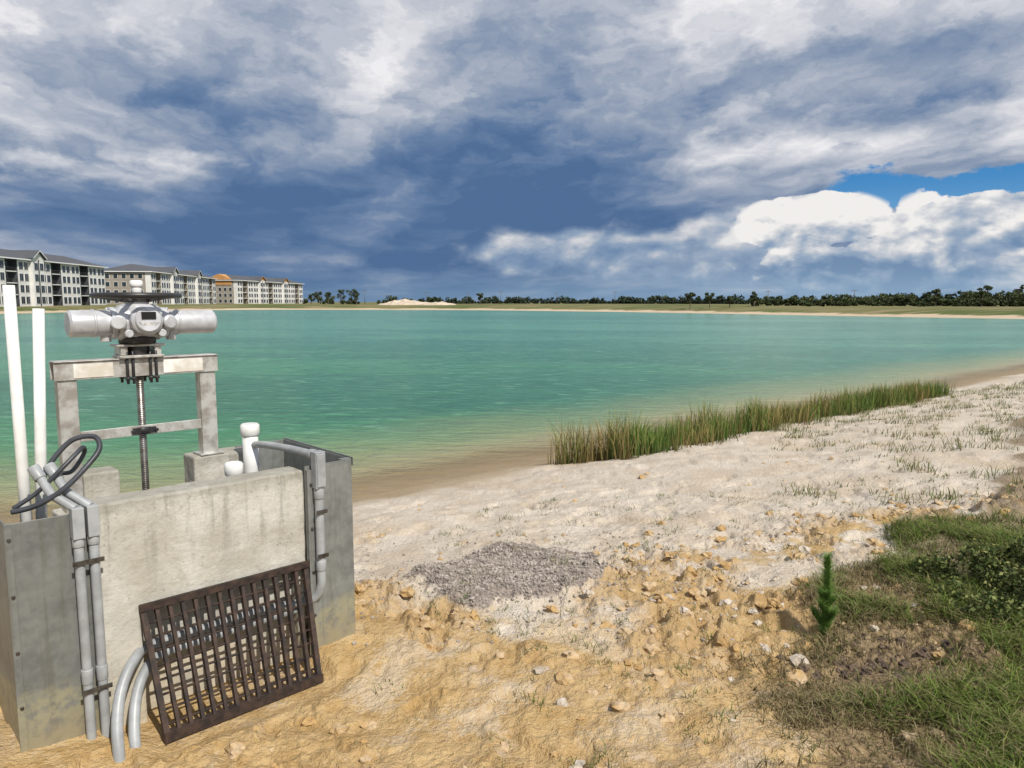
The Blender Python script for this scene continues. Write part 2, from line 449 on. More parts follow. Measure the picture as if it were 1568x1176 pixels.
SILV = simple('silver_cast_paint', (.58, .59, .61), (.43, .43, .44), .38, .25, 8, .1, .002)
BLACK = simple('black_paint', (.02, .02, .022), (.03, .028, .026), .4, 0, 8, .1, .002)
STEEL = simple('dark_steel', (.16, .15, .14), (.08, .07, .06), .4, .8, 30, .3, .002)
STEM = simple('stainless_stem', (.30, .29, .27), (.18, .16, .14), .35, .8, 30, .2, .002)
RUST = simple('rusty_bar', (.060, .036, .025), (.022, .016, .014), .75, .2, 22, .5, .003)
CABLE = simple('cable_jacket', (.05, .055, .065), (.03, .032, .038), .45)
GLASS = simple('display_glass', (.012, .014, .016), (.015, .015, .02), .08, 0, 5, 0)
LABEL = simple('label_plate', (.7, .7, .68), (.45, .45, .45), .5, 0, 60, 0)
RUBBER = simple('tape_white', (.75, .74, .70), (.55, .50, .42), .6)

# ---- concrete outlet structure
S = sempty('concrete_outlet_structure')
from mathutils import noise as mn
def rough_finish(bm, name, x0, x1, y0, y1, z0, z1, cuts, amp, bev=.012):
    for ax, lo, hi in ((0, x0, x1), (1, y0, y1), (2, z0, z1)):
        k = max(1, int(round((hi - lo) / cuts)))
        for i in range(1, k):
            co = [0, 0, 0]; co[ax] = lo + (hi - lo) * i / k + .0007; no = [0, 0, 0]; no[ax] = 1
            bmesh.ops.bisect_plane(bm, geom=bm.verts[:] + bm.edges[:] + bm.faces[:], plane_co=co, plane_no=no)
    for v in bm.verts: v.co += mn.noise_vector(v.co * 11) * amp + mn.noise_vector(v.co * 3) * amp
    bmesh.ops.recalc_face_normals(bm, faces=bm.faces[:])
    me = bpy.data.meshes.new(name); bm.to_mesh(me); bm.free()
    o = link(me, name, [CONC]); o.parent = S
    b = o.modifiers.new('bevel', 'BEVEL'); b.width = bev; b.segments = 2; b.limit_method = 'ANGLE'; b.angle_limit = .9
def crough(name, box, cuts=.05, amp=.005):
    x0, x1, y0, y1, z0, z1 = box
    bm = bmesh.new(); bmesh.ops.create_cube(bm, size=1)
    for v in bm.verts: v.co = Vector(((x0 + x1) / 2 + v.co.x * (x1 - x0), (y0 + y1) / 2 + v.co.y * (y1 - y0), (z0 + z1) / 2 + v.co.z * (z1 - z0)))
    rough_finish(bm, name, x0, x1, y0, y1, z0, z1, cuts, amp)
bm = bmesh.new()
vs = [bm.verts.new((a, 0, b_)) for a, b_ in ((0, .2), (.17, .2), (.17, 1.25), (.985, 1.25), (1.03, 1.25), (1.03, 1.78), (0, 1.78))]
f = bm.faces.new(vs); r_ = bmesh.ops.extrude_face_region(bm, geom=[f])
for v in [g for g in r_['geom'] if isinstance(g, bmesh.types.BMVert)]: v.co.y = .16
rough_finish(bm, 'front_wall', 0, 1.03, 0, .16, .2, 1.78, .05, .0045)
crough('recess_wall', (.172, 1.028, .11, .158, .2, 1.243))
crough('right_pier', (.985, 1.027, .02, .105, .2, 1.243))
crough('back_wall_right', (.70, 1.05, .70, .88, .0, 1.79))
crough('back_wall_left', (.12, .296, .70, .88, .0, 1.78))
crough('side_wall_left', (.0, .12, .165, .88, .0, 1.58), .1)
crough('side_wall_right', (.92, 1.03, .165, .695, .0, 1.58), .1)
b = MB()
b.box(1.034, 1.329, -.006, 0, .25, 1.80, 0)
b.box(1.323, 1.329, .001, .83, .25, 1.80, 0)
b.box(1.0, 1.322, .824, .83, .25, 1.80, 0)
b.box(1.27, 1.331, .002, .04, 1.772, 1.803, 0)
b.box(1.036, 1.075, -.03, -.007, .3, 1.78, 0)
b.box(1.332, 1.338, -.012, .84, 1.76, 1.81, 0)
b.box(1.12, 1.322, -.0075, -.0065, .3, 1.79, 0)
b.obj('wing_plate_right', [GALV], S, .002)
b = MB()
b.box(-.345, -.003, -.006, 0, .2, 1.765, 0)
b.box(-.345, -.339, .001, .83, .2, 1.765, 0)
b.box(-.04, -.004, -.016, -.007, .3, 1.76, 0)
b.box(-.352, -.322, -.018, -.007, .2, 1.77, 0)
b.obj('wing_plate_left', [GALV2], S, .002)
b = MB()
for zz2 in (1.7, 1.45, 1.2, .95):
    for xx in (1.055, -.335):
        b.cyl((xx, -.04 if xx == 1.055 else -.025, zz2), (xx, -.005, zz2), .008, 0, 6, .001)
b.obj('anchor_bolts', [STEEL], S)

# ---- gate frame
Fm = sempty('slide_gate_frame')
b = MB()
yb = .76
for xx in (.08, .811):
    zl_ = 1.5 if xx < .5 else 1.79
    b.box(xx - .045, xx + .045, yb - .035, yb - .027, zl_, 2.288)
    b.box(xx - .045, xx - .037, yb - .026, yb + .04, zl_, 2.288)
    b.box(xx + .037, xx + .045, yb - .026, yb + .04, zl_, 2.288)
b.box(.811 - .07, .811 + .07, yb - .06, yb + .07, 1.792, 1.802)
b.box(.02, .87, yb - .045, yb - .037, 2.29, 2.385)
b.box(.02, .87, yb + .037, yb + .045, 2.29, 2.385)
b.box(.02, .87, yb - .055, yb - .036, 2.386, 2.392)
b.box(.02, .87, yb - .035, yb + .055, 2.386, 2.392)
b.box(.127, .764, yb - .03, yb - .022, 1.955, 2.01)
b.box(.127, .764, yb - .021, yb + .03, 1.955, 1.961)
b.box(.33, .56, yb - .075, yb + .075, 2.394, 2.408)
b.box(.34, .375, yb - .06, yb + .06, 2.41, 2.455); b.box(.515, .55, yb - .06, yb + .06, 2.41, 2.455)
b.box(.32, .57, yb - .07, yb + .07, 2.456, 2.468)
b.obj('frame_channels', [ALU], Fm, .002)
b = MB()
b.box(.11, .30, yb - .049, yb - .046, 2.30, 2.375); b.box(.56, .78, yb - .049, yb - .046, 2.30, 2.375)
b.obj('protective_film', [RUBBER], Fm)
b = MB()
b.tube([(.445, yb, .9), (.445, yb, 2.5)], .019, 0, 16)
for i in range(110): b.tube([(.445, yb, 1.2 + i * .011), (.445, yb, 1.2045 + i * .011)], .0203, 0, 12)
b.box(.30, .59, .70, .72, .2, 1.35)
b.obj('gate_stem', [STEM], Fm)
b = MB()
b.cyl((.445, yb, 1.96), (.445, yb, 2.0), .05, 0); b.box(.385, .505, yb - .045, yb - .031, 1.965, 1.998)
for xx in (.37, .40, .49, .52):
    for yy in (-.055, .055):
        b.cyl((xx, yb + yy, 2.25), (xx, yb + yy, 2.43), .008, 0, 8, .001); b.cyl((xx, yb + yy, 2.272), (xx, yb + yy, 2.288), .014, 0, 6, .001)
b.cyl((.385, yb - .06, 1.981), (.385, yb - .03, 1.981), .01, 0, 6, .001); b.cyl((.505, yb - .06, 1.981), (.505, yb - .03, 1.981), .01, 0, 6, .001)
b.obj('stem_guide_and_bolts', [BLACK], Fm)

# ---- actuator
A_ = sempty('gate_actuator')
cx = .455; cz = 2.585
b = MB()
b.cyl((cx - .35, yb, cz), (cx - .13, yb, cz), .072, 0, 32, .012)
b.cyl((cx - .15, yb, cz), (cx - .12, yb, cz), .088, 0, 32, .006)
b.cyl((cx + .12, yb, cz), (cx + .42, yb, cz), .068, 0, 32, .014)
b.cyl((cx + .11, yb, cz), (cx + .145, yb, cz), .086, 0, 32, .006)
b.cyl((cx + .20, yb, cz), (cx + .212, yb, cz), .073, 0, 32, .003)
b.cyl((cx - .235, yb, cz), (cx - .223, yb, cz), .077, 0, 32, .003)
b.cyl((cx - .12, yb, cz), (cx + .12, yb, cz), .098, 0, 32, .02)
b.cyl((cx, yb, cz - .085), (cx, yb, cz + .105), .095, 0, 32, .015)
b.cyl((cx, yb, cz + .09), (cx, yb, cz + .125), .06, 0, 32, .006)
f0 = Vector((cx + .005, yb - .08, cz + .01)); fd = Vector((0, -1, .12)).normalized()
b.cyl(f0, f0 + fd * .07, .082, 0, 32, .012)
b.cyl(f0 + fd * .05, f0 + fd * .085, .068, 0, 32, .006)
for k in (-1, 1):
    q = Vector((cx + k * .115, yb - .055, cz + .005)); b.cyl(q, q + Vector((k * .02, -.07, 0)), .04, 0, 24, .008)
    q = Vector((cx + k * .085, yb - .1, cz - .055)); b.cyl(q, q + Vector((0, -.03, 0)), .022, 0, 20, .004)
b.box(cx - .095, cx + .095, yb - .09, yb + .09, cz - .075, cz - .03)
b.cyl((cx - .17, yb, cz - .1), (cx - .17, yb, cz - .05), .028, 0, 20, .003)
b.cyl((cx + .17, yb, cz - .1), (cx + .17, yb, cz - .05), .028, 0, 20, .003)
for k in range(8):
    an = k * math.pi / 4
    for sx in (-.153, .149):
        b.cyl((cx + sx, yb + .078 * math.cos(an), cz + .078 * math.sin(an)), (cx + sx + (-.01 if sx < 0 else .01), yb + .078 * math.cos(an), cz + .078 * math.sin(an)), .007, 0, 6, .001)
b.obj('actuator_housing', [SILV], A_, .003)
b = MB()
q = f0 + fd * .0855
b.box(cx - .032, cx + .042, q.y - .004, q.y + .01, q.z + .002, q.z + .042)
b.obj('display_window', [GLASS], A_)
b = MB()
b.add([(cx - .045, q.y - .008, q.z - .012), (cx + .055, q.y - .008, q.z - .012), (cx + .005, q.y + .004, q.z - .07),
       (cx - .045, q.y + .004, q.z - .012), (cx + .055, q.y + .004, q.z - .012), (cx + .005, q.y + .012, q.z - .07)], [(0, 2, 1), (0, 1, 4, 3), (1, 2, 5, 4), (2, 0, 3, 5)])
b.obj('nameplate', [LABEL], A_)
b = MB()
hz_ = 2.735; R = .215
b.tube([(cx + R * math.cos(k * math.pi / 20), yb + R * math.sin(k * math.pi / 20), hz_) for k in range(41)], .016, 0, 10, False)
for k in range(5):
    an = k * 2 * math.pi / 5 + .3
    b.tube([(cx + .03 * math.cos(an), yb + .03 * math.sin(an), hz_ - .02), (cx + R * math.cos(an), yb + R * math.sin(an), hz_)], [.022, .013], 0, 8)
b.cyl((cx, yb, hz_ - .035), (cx, yb, hz_ + .012), .075, 0)
b.cyl((cx - .01, yb, 2.47), (cx - .01, yb, 2.515), .095, 0)
b.cyl((cx - .01, yb, 2.40), (cx - .01, yb, 2.47), .06, 0)
b.obj('handwheel', [BLACK], A_)
b = MB(); b.cyl((cx, yb, hz_ - .0), (cx, yb, hz_ + .07), .026, 0, 20, .003); b.cyl((cx, yb, hz_ + .045), (cx, yb, hz_ + .085), .034, 0, 20, .008)
b.obj('stem_cover', [PVCW], A_)

# ---- trash rack
T = sempty('trash_rack')
b = MB()
xa, xb_ = .172, 1.018; zt, zb = 1.245, .70
def rk(s_, u):
    x_ = xa + (xb_ - xa) * s_
    return (x_ + .005 * u - .07 * u * s_, -.016 - .245 * u, zt - (zt - zb) * u)
nb = 15
def bar(p0, p1, th, dy):
    vs = []
    for (px_, py_, pz_) in (p0, p1):
        for sx, sy in ((-th, 0), (th, 0), (th, dy), (-th, dy)): vs.append((px_ + sx, py_ + sy, pz_ + sy * .45))
    b.add(vs, [(0, 1, 5, 4), (1, 2, 6, 5), (2, 3, 7, 6), (3, 0, 4, 7), (0, 3, 2, 1), (4, 5, 6, 7)])
for i in range(nb):
    s_ = i / (nb - 1)
    bar(rk(s_, 0), rk(s_, 1.0), .0085 if 0 < i < nb - 1 else .013, .036)
for j in range(9):
    u = .04 + .9 * j / 8
    a = Vector(rk(-.012, u)); c_ = Vector(rk(1.012, u)); o_ = Vector((0, .026, .012))
    b.tube([a + o_, c_ + o_], .0065, 0, 8)
a = Vector(rk(-.02, 1.0)); c_ = Vector(rk(1.02, 1.0))
b.add([a + Vector((0, -.008, -.02)), c_ + Vector((0, -.008, -.02)), c_ + Vector((0, -.008, .022)), a + Vector((0, -.008, .022)), a + Vector((0, .04, -.02)), c_ + Vector((0, .04, -.02)), c_ + Vector((0, .04, .022)), a + Vector((0, .04, .022))],
      [(0, 1, 2, 3), (4, 7, 6, 5), (3, 2, 6, 7), (0, 4, 5, 1), (0, 3, 7, 4), (1, 5, 6, 2)])
b.box(.155, 1.035, -.03, -.008, 1.235, 1.268)
b.obj('rack_bars', [RUST], T)

# ---- conduits
K = sempty('electrical_conduit')
b = MB()
b.tube(smoothpath([(1.0, .60, 1.84), (1.02, .45, 1.86), (1.06, .2, 1.865), (1.09, -.03, 1.86)], 6), .021, 0, 14)
b.tube([(1.0, .60, 1.84), (1.0, .62, 1.7)], .021, 0, 14)
b.tube([(1.085, .02, 1.86), (1.089, -.02, 1.86)], .03, 0, 14)
b.box(1.06, 1.12, -.085, -.028, 1.68, 1.885)
b.box(1.065, 1.115, -.092, -.0855, 1.69, 1.875)
b.tube(smoothpath([(1.09, -.055, 1.69), (1.09, -.055, 1.5), (1.09, -.055, 1.22), (1.088, -.052, 1.12), (1.06, -.02, 1.045), (.98, .03, 1.02), (.8, .05, 1.03), (.5, .05, 1.03), (.22, .045, 1.03), (.12, -.03, 1.02), (.04, -.10, .94), (-.01, -.18, .82), (-.03, -.26, .65), (-.035, -.29, .35)], 6), .025, 0, 14)
b.tube(smoothpath([(1.0, .06, .975), (.8, .06, .975), (.5, .055, .972), (.27, .045, .97), (.17, -.03, .955), (.10, -.10, .88), (.055, -.19, .76), (.04, -.26, .6), (.035, -.29, .3)], 6), .025, 0, 14)
for zz2 in (1.66, 1.25): b.tube([(1.09, -.055, zz2 - .04), (1.09, -.055, zz2 + .02)], .029, 0, 14)
for xx in (-.085, -.025):
    b.tube([(xx, -.045, 1.70), (xx, -.045, 1.3), (xx, -.047, .75), (xx, -.05, .3)], .0205, 0, 14)
    b.tube([(xx, -.045, 1.62), (xx, -.045, 1.66)], .025, 0, 14)
    b.tube([(xx, -.045, .98), (xx, -.045, 1.05)], .0245, 0, 14)
    b.box(xx - .024, xx + .024, -.075, -.018, 1.66, 1.80)
    b.tube([(xx, -.035, 1.79), (xx - .07, .06, 1.85), (xx - .10, .12, 1.93)], .02, 0, 14)
    b.tube([(xx - .095, .11, 1.915), (xx - .115, .15, 1.965)], .026, 0, 14)
for xx in (-.06, -.005):
    b.tube([(xx + .03, -.19, .58), (xx + .03, -.2, .3)], .024, 0, 14)
b.obj('conduit_runs', [CONDUIT], K, .004)
b = MB()
for zz2 in (1.55, .95):
    b.box(-.118, .008, -.0725, -.0665, zz2 - .01, zz2 + .01)
for zz2 in (1.55, 1.3): b.box(1.058, 1.122, -.088, -.0805, zz2 - .01, zz2 + .01)
b.obj('conduit_straps', [STEEL], K)
C_ = sempty('power_cable')
b = MB()
b.tube(smoothpath([(-.30, .10, 1.79), (-.22, .06, 1.81), (-.12, .02, 1.87), (-.02, .02, 1.96), (.045, .05, 2.03), (.04, .1, 2.08), (-.04, .14, 2.07), (-.12, .15, 1.99), (-.175, .14, 1.90)], 8), .012, 0, 10)
b.tube(smoothpath([(-.29, .12, 1.80), (-.2, .1, 1.86), (-.11, .08, 1.95), (-.04, .1, 2.01), (.0, .14, 2.03), (.01, .18, 1.99), (-.05, .16, 1.92), (-.115, .14, 1.93)], 8), .010, 0, 10)
b.obj('cable_loops', [CABLE], C_)

def pipe(name, pts, r, capr=None):
    e = sempty(name); b = MB(); b.tube([pts[0], pts[1]], r, 0, 20)
    if capr:
        a = Vector(pts[1]); dd_ = (Vector(pts[1]) - Vector(pts[0])).normalized()
        b.cyl(a - dd_ * .07, a + dd_ * .005, capr, 0, 24, .01)
    b.obj('pipe', [PVCW], e)
pipe('pvc_vent_pipe', ((-.215, .30, 1.2), (-.215, .30, 2.775)), .024)
pipe('pvc_vent_pipe', ((-.17, .32, 1.3), (-.105, .31, 2.67)), .024)
pipe('pvc_vent_pipe', ((1.0, .60, 1.5), (1.0, .60, 1.965)), .046, .056)
pipe('pvc_vent_pipe', ((.76, .28, 1.3), (.76, .28, 1.815)), .042, .050)

# ---------------------------------------------------------------- blades
def foliage_mat(name, rough=.6, trans=.25):
    m = bpy.data.materials.new(name); m.use_nodes = True; t = m.node_tree; p = t.nodes['Principled BSDF']
    A, _ = attr(t, 'col')
    setc(t, p, A); p.inputs['Roughness'].default_value = rough; p.inputs['Specular IOR Level'].default_value = .25
    tl = t.nodes.new('ShaderNodeBsdfTranslucent'); t.links.new(A.k, tl.inputs[0])
    ms = t.nodes.new('ShaderNodeMixShader'); ms.inputs[0].default_value = trans
    t.links.new(p.outputs[0], ms.inputs[1]); t.links.new(tl.outputs[0], ms.inputs[2]); t.links.new(ms.outputs[0], t.nodes['Material Output'].inputs[0])
    return m
FOL = foliage_mat('grass_blades')
LEAF = foliage_mat('tree_leaves', .7, .12)
def blades(name, P, h, wd, lean, base, tip, mats=None):
    n = len(P); a = rng.random(n) * 2 * math.pi; la = rng.random(n) * 2 * math.pi
    side = np.stack([np.cos(a), np.sin(a), 0 * a], -1) * (wd[:, None] / 2)
    ld = np.stack([np.cos(la), np.sin(la), 0 * la], -1) * (lean * h)[:, None]
    up = np.stack([0 * a, 0 * a, h], -1)
    mid = P + up * .55 + ld * .3; top = P + up * (1 - .25 * lean[:, None]) + ld
    V = np.stack([P - side, P + side, mid + side * .75, mid - side * .75, top], 1).reshape(-1, 3)
    k = np.arange(n)[:, None] * 5
    F4 = k + np.array([[0, 1, 2, 3]]); F3 = k + np.array([[3, 2, 4]])
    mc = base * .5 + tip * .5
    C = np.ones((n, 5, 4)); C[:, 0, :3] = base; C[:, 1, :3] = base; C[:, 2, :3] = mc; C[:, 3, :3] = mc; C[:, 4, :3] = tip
    return npmesh(name, V, [F4, F3], mats or [FOL], False, {'col': C.reshape(-1, 4)})
def cpick(n, cols, var=.2):
    cols = np.array(cols); i = rng.integers(0, len(cols), n); return cols[i] * (1 + (rng.random((n, 1)) - .5) * 2 * var)

# reeds along the shore
line = np.array([(.6, 11.2), (1.9, 11.6), (3.6, 13.2), (6.4, 15.9), (9.0, 17.9), (11.6, 19.9)])
seg = np.linalg.norm(np.diff(line, axis=0), axis=1); cum = np.concatenate([[0], np.cumsum(seg)])
n = 16000
s_ = rng.random(n) * cum[-1]
lx = np.interp(s_, cum, line[:, 0]); ly = np.interp(s_, cum, line[:, 1])
off = (rng.random(n) + rng.random(n) - 1) * .72 * (1.05 - .45 * ss(s_ / cum[-1], .5, 1)) + rng.normal(0, .05, n)
X2 = lx - off * .75 + rng.normal(0, .12, n); Y2 = ly + off * .65
kp = fbm(X2 * 2.2, Y2 * 2.2, 3, 9.) + rng.random(n) * .3 - .25 * np.abs(off) > .5
kp &= X2 > .52 + .35 * rng.random(n)
X2, Y2, s2 = X2[kp], Y2[kp], s_[kp]; n = len(X2)
h = (.16 + .50 * rng.random(n) ** 1.4) * (1.1 - .3 * s2 / cum[-1]) * (.4 + 1.25 * fbm(X2 * 1.7, Y2 * 1.7, 3, 14.))
Zg = np.maximum(ground_h(X2, Y2), -.1)
br_ = (fbm(X2 * 1.3, Y2 * 1.3, 2, 51.) + (rng.random(n) - .5) * .5 > .54)[:, None]
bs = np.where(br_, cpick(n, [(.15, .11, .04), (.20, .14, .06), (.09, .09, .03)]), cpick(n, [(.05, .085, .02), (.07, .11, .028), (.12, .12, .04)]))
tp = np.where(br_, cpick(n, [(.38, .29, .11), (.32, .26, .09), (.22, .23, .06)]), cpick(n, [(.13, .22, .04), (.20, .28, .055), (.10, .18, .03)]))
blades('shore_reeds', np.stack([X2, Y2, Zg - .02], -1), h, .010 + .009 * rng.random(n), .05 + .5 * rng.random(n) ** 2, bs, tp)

def clumps(nc, xr, yr, cond, per, rad, hh, lean, cols_b, cols_t, name, wd=.006):
    cx_ = xr[0] + rng.random(nc) * (xr[1] - xr[0]); cy_ = yr[0] + rng.random(nc) * (yr[1] - yr[0])
    k = cond(cx_, cy_); cx_, cy_ = cx_[k], cy_[k]; nc = len(cx_)
    sz = .4 + 1.1 * rng.random(nc) ** 1.6
    idx = np.repeat(np.arange(nc), (per * sz).astype(int)); n = len(idx)
    X_ = cx_[idx] + rng.normal(0, rad, n) * sz[idx]; Y_ = cy_[idx] + rng.normal(0, rad, n) * sz[idx]
    Z_ = ground_h(X_, Y_)
    h = hh * (.4 + .8 * rng.random(n)) * sz[idx]
    return blades(name, np.stack([X_, Y_, Z_ - .005], -1), h, wd * (.6 + .8 * rng.random(n)), lean * (.3 + 1.2 * rng.random(n)), cpick(n, cols_b), cpick(n, cols_t))
GB = [(.07, .10, .025), (.13, .12, .045)]; GT = [(.15, .22, .045), (.24, .27, .08), (.36, .29, .14)]
clumps(1700, (3.0, 18), (6.5, 21), lambda x, y: (sdist(x, y) > .9) & (fbm(x * .5, y * .5, 3, 31.) + .025 * (x - 5) + .5 * (fbm(x * 2, y * 2, 2, 3) - .5) > .48) & (x > .36 * y), 17, .08, .12, .8, GB, GT, 'beach_weeds', .009)
clumps(480, (-.8, 4.5), (2.4, 8), lambda x, y: (fbm(x * .8, y * .8, 3, 33.) > .47) & (x > -1.3 + .1 * y), 14, .035, .05, .9, GB, GT, 'sand_sprouts', .005)
def dens(nn, xr, yr): return xr[0] + rng.random(nn) * (xr[1] - xr[0]), yr[0] + rng.random(nn) * (yr[1] - yr[0])
gx, gy = dens(250000, (.1, 5.2), (1.7, 6.0))
mk_ = masks(gx, gy, None); gd = mk_[2] * (1 - .85 * mk_[3]); pn = fbm(gx * 3, gy * 3, 3, 41.)
k = (gd * (.25 + .95 * ss(pn, .36, .60)) > rng.random(len(gx)) * 1.2); gx, gy, pn = gx[k], gy[k], pn[k]; n = len(gx)
green = ss(gx - 1.5 - .35 * (gy - 2.5) + (pn - .5) * 2.2, -.15, .7)
dry_b = cpick(n, [(.17, .125, .065), (.13, .105, .05)]); dry_t = cpick(n, [(.38, .30, .17), (.29, .24, .12), (.18, .19, .06)])
gr_b = cpick(n, [(.045, .065, .016), (.07, .08, .022)]); gr_t = cpick(n, [(.17, .27, .035), (.25, .31, .06), (.11, .19, .025), (.31, .27, .12)])
mxg = (green * .9 > rng.random(n))[:, None]
h = (.022 + .05 * rng.random(n)) * (1 + 1.1 * green)
blades('grass_patch', np.stack([gx, gy, ground_h(gx, gy) - .004], -1), h, .003 + .004 * rng.random(n), .5 + .9 * rng.random(n), np.where(mxg, gr_b, dry_b), np.where(mxg, gr_t, dry_t))

def leafball(name, centers, rads, npl, size, cols, mats, flat=1., shell=.35):
    Vs = []; Cs = []
    for (c_, r_) in zip(centers, rads):
        n = max(6, int(npl * 1.0)); u = rng.normal(size=(n, 3)); u /= np.linalg.norm(u, axis=1)[:, None]
        rr = (shell + (1 - shell) * rng.random(n)) ** .6
        P = np.array(c_) + u * np.array(r_ if np.ndim(r_) else (r_, r_, r_)) * rr[:, None]
        a = rng.normal(size=(n, 3)); a /= np.linalg.norm(a, axis=1)[:, None]
        b_ = np.cross(a, rng.normal(size=(n, 3))); b_ /= np.linalg.norm(b_, axis=1)[:, None]
        s = size * (.5 + rng.random(n))[:, None]
        Vs.append(np.stack([P - a * s, P + b_ * s * .5, P + a * s, P - b_ * s * .5], 1).reshape(-1, 3))
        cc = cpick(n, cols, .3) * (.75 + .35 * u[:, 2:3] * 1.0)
        C = np.ones((n, 4, 4)); C[:, :, :3] = np.clip(cc, .005, 1)[:, None, :]; Cs.append(C.reshape(-1, 4))
    V = np.concatenate(Vs); C = np.concatenate(Cs); F_ = np.arange(len(V)).reshape(-1, 4)
    return npmesh(name, V, F_, mats, False, {'col': C})
cs = []; rs_ = []
for i in range(60):
    x_ = 2.60 + rng.random() * 1.4; y_ = 3.75 + rng.random() * .8
    cs.append((x_, y_, hgt(x_, y_) + .03 + rng.random() * .34 * min(1, (x_ - 2.5) / .6))); rs_.append((.13, .13, .09))
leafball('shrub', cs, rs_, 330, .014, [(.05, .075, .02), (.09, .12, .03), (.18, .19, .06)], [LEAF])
zz3 = hgt(-1.66, 2.52)
n = 700
P = np.stack([-1.60 + rng.normal(0, .045, n), 2.50 + rng.normal(0, .04, n), np.full(n, zz3)], -1)
blades('green_weed', P, .06 + .12 * rng.random(n), np.full(n, .006), .2 + .6 * rng.random(n), cpick(n, [(.05, .13, .02)]), cpick(n, [(.12, .28, .04), (.08, .22, .03)]))
def pine(name, x_, y_, H):
    z0 = hgt(x_, y_); e = empty(name, (x_, y_, z0)); b = MB()
    b.tube([(0, 0, -.03), (.008, 0, H * .5), (-.004, .005, H)], [.008, .006, .003], 0, 8); BR = simple('pine_bark', (.16, .10, .06), None, .9)
    b.obj('stem', [BR], e)
    n = 5600; u = rng.random(n); P = np.stack([.008 * np.sin(u * 3), 0 * u, .0 + u * H * .96], -1)
    k = rng.random(n) < .42; sh_ = rng.integers(0, 8, n); an = sh_ * 2.4 + .4; L_ = rng.random(n) * (.07 - .006 * sh_)
    P[k, 0] += (np.cos(an) * L_)[k]; P[k, 1] += (np.sin(an) * L_)[k]; P[k, 2] = .02 + sh_[k] * .028 + L_[k] * 1.4
    h = .04 + .04 * rng.random(n)
    o = blades('needles', P, h, np.full(n, .0028), .3 + .7 * rng.random(n), cpick(n, [(.08, .15, .03)]), cpick(n, [(.24, .38, .09), (.16, .29, .06)]))
    o.parent = e
pine('pine_seedling', 1.76, 3.95, .47)

# ---------------------------------------------------------------- clods and gravel
def rocks(name, P, S_, mat, sub=1, flat=.65):
    bms = []
    for v in range(12):
        bm = bmesh.new(); bmesh.ops.create_icosphere(bm, subdivisions=sub, radius=1)
        V = np.array([x_.co[:] for x_ in bm.verts])
        sc_ = np.array([1 + .35 * mn.noise(Vector(q) * 1.3 + Vector((v * 7, 0, 0))) * 1.8 + .25 * mn.noise(Vector(q) * 3.1 + Vector((0, v * 5, 0))) for q in V])[:, None]
        V = V * sc_ * (1 + (rng.random((len(V), 1)) - .5) * .3) * np.array([1, .6 + .4 * rng.random(), flat * (.8 + .4 * rng.random())])
        Fx = np.array([[q.index for q in f.verts] for f in bm.faces]); bm.free(); bms.append(V)
    nv = len(bms[0])
    B_ = np.array(bms)[rng.integers(0, 12, len(P))]
    a = rng.random(len(P)) * 6.28; ca, sa = np.cos(a)[:, None], np.sin(a)[:, None]
    Xr = B_[:, :, 0] * ca - B_[:, :, 1] * sa; Yr = B_[:, :, 0] * sa + B_[:, :, 1] * ca
    V = np.stack([Xr, Yr, B_[:, :, 2]], -1) * S_[:, None, None] + P[:, None, :]
    Fa = (Fx[None] + (np.arange(len(P)) * nv)[:, None, None]).reshape(-1, 3)
    return npmesh(name, V.reshape(-1, 3), Fa, [mat], False)
m, t, p, pos, ob = newmat('ochre_clods')
n1 = noise(pos, 4.5, 3, .6); n2 = noise(pos, 30, 4, .7)
c = mixc(sm(n1, .42, .58), (.42, .27, .11), (.48, .36, .22)); c = mixc(sm(n2, .45, .7) * .6, c, (.24, .155, .08))
setc(t, p, c); p.inputs['Roughness'].default_value = .95; bump(t, p, n2, .9, .012); CLOD = m
xx, yy = dens(80000, (-1.3, 6.5), (2.2, 9.5))
mk = masks(xx, yy, None); cl_n = ss(fbm(xx * 1.7, yy * 1.7, 3, 61.), .50, .68)
k = (mk[4] * .9 + .010 + .10 * mk[1] * cl_n) > rng.random(len(xx)) * 6
k &= (mk[0] < .4)
lx_, ly_ = tolocal(xx, yy); k &= ~((lx_ < 1.4) & (ly_ > -.50))
xx, yy = xx[k], yy[k]; sz = .005 + .050 * rng.random(len(xx)) ** 4.5
rocks('dirt_clods', np.stack([xx, yy, ground_h(xx, yy) + sz * .05], -1), sz, CLOD, 2)
GRV = simple('grey_gravel', (.37, .325, .28), (.19, .16, .135), .9, 0, 14, .4, .004)
xx, yy = dens(30000, (-1.3, 1.3), (4.0, 6.5)); mk = masks(xx, yy, None)
k = mk[0] + .03 > rng.random(len(xx)) * 1.1; xx, yy = xx[k], yy[k]; sz = .004 + .011 * rng.random(len(xx)) ** 2
rocks('gravel_pile', np.stack([xx, yy, ground_h(xx, yy) + sz * .3], -1), sz, GRV, 1, .8)
WR = simple('limestone', (.53, .47, .39), (.37, .31, .24), .95, 0, 20, .6, .008)
pr = np.array([(1.5, 3.62), (.28, 2.85), (-.3, 2.75), (2.0, 4.9), (-.62, 2.95), (1.38, 3.8)])
nr_ = 190
rx = np.concatenate([pr[:, 0], 1.7 + rng.normal(0, .8, nr_)]); ry = np.concatenate([pr[:, 1], 4.7 + rng.normal(0, .6, nr_)])
rs2 = np.concatenate([[.07, .045, .04, .035, .03, .035], .008 + .042 * rng.random(nr_) ** 2.5])
k = (rx > -.6) & (ry > 2.6); rx, ry, rs2 = rx[k], ry[k], rs2[k]
rocks('limestone_rubble', np.stack([rx, ry, ground_h(rx, ry) - rs2 * .1], -1), rs2, WR, 2, .6)
DRT = simple('dark_dirt', (.13, .09, .06), (.06, .04, .03), .95, 0, 20, .5, .006)
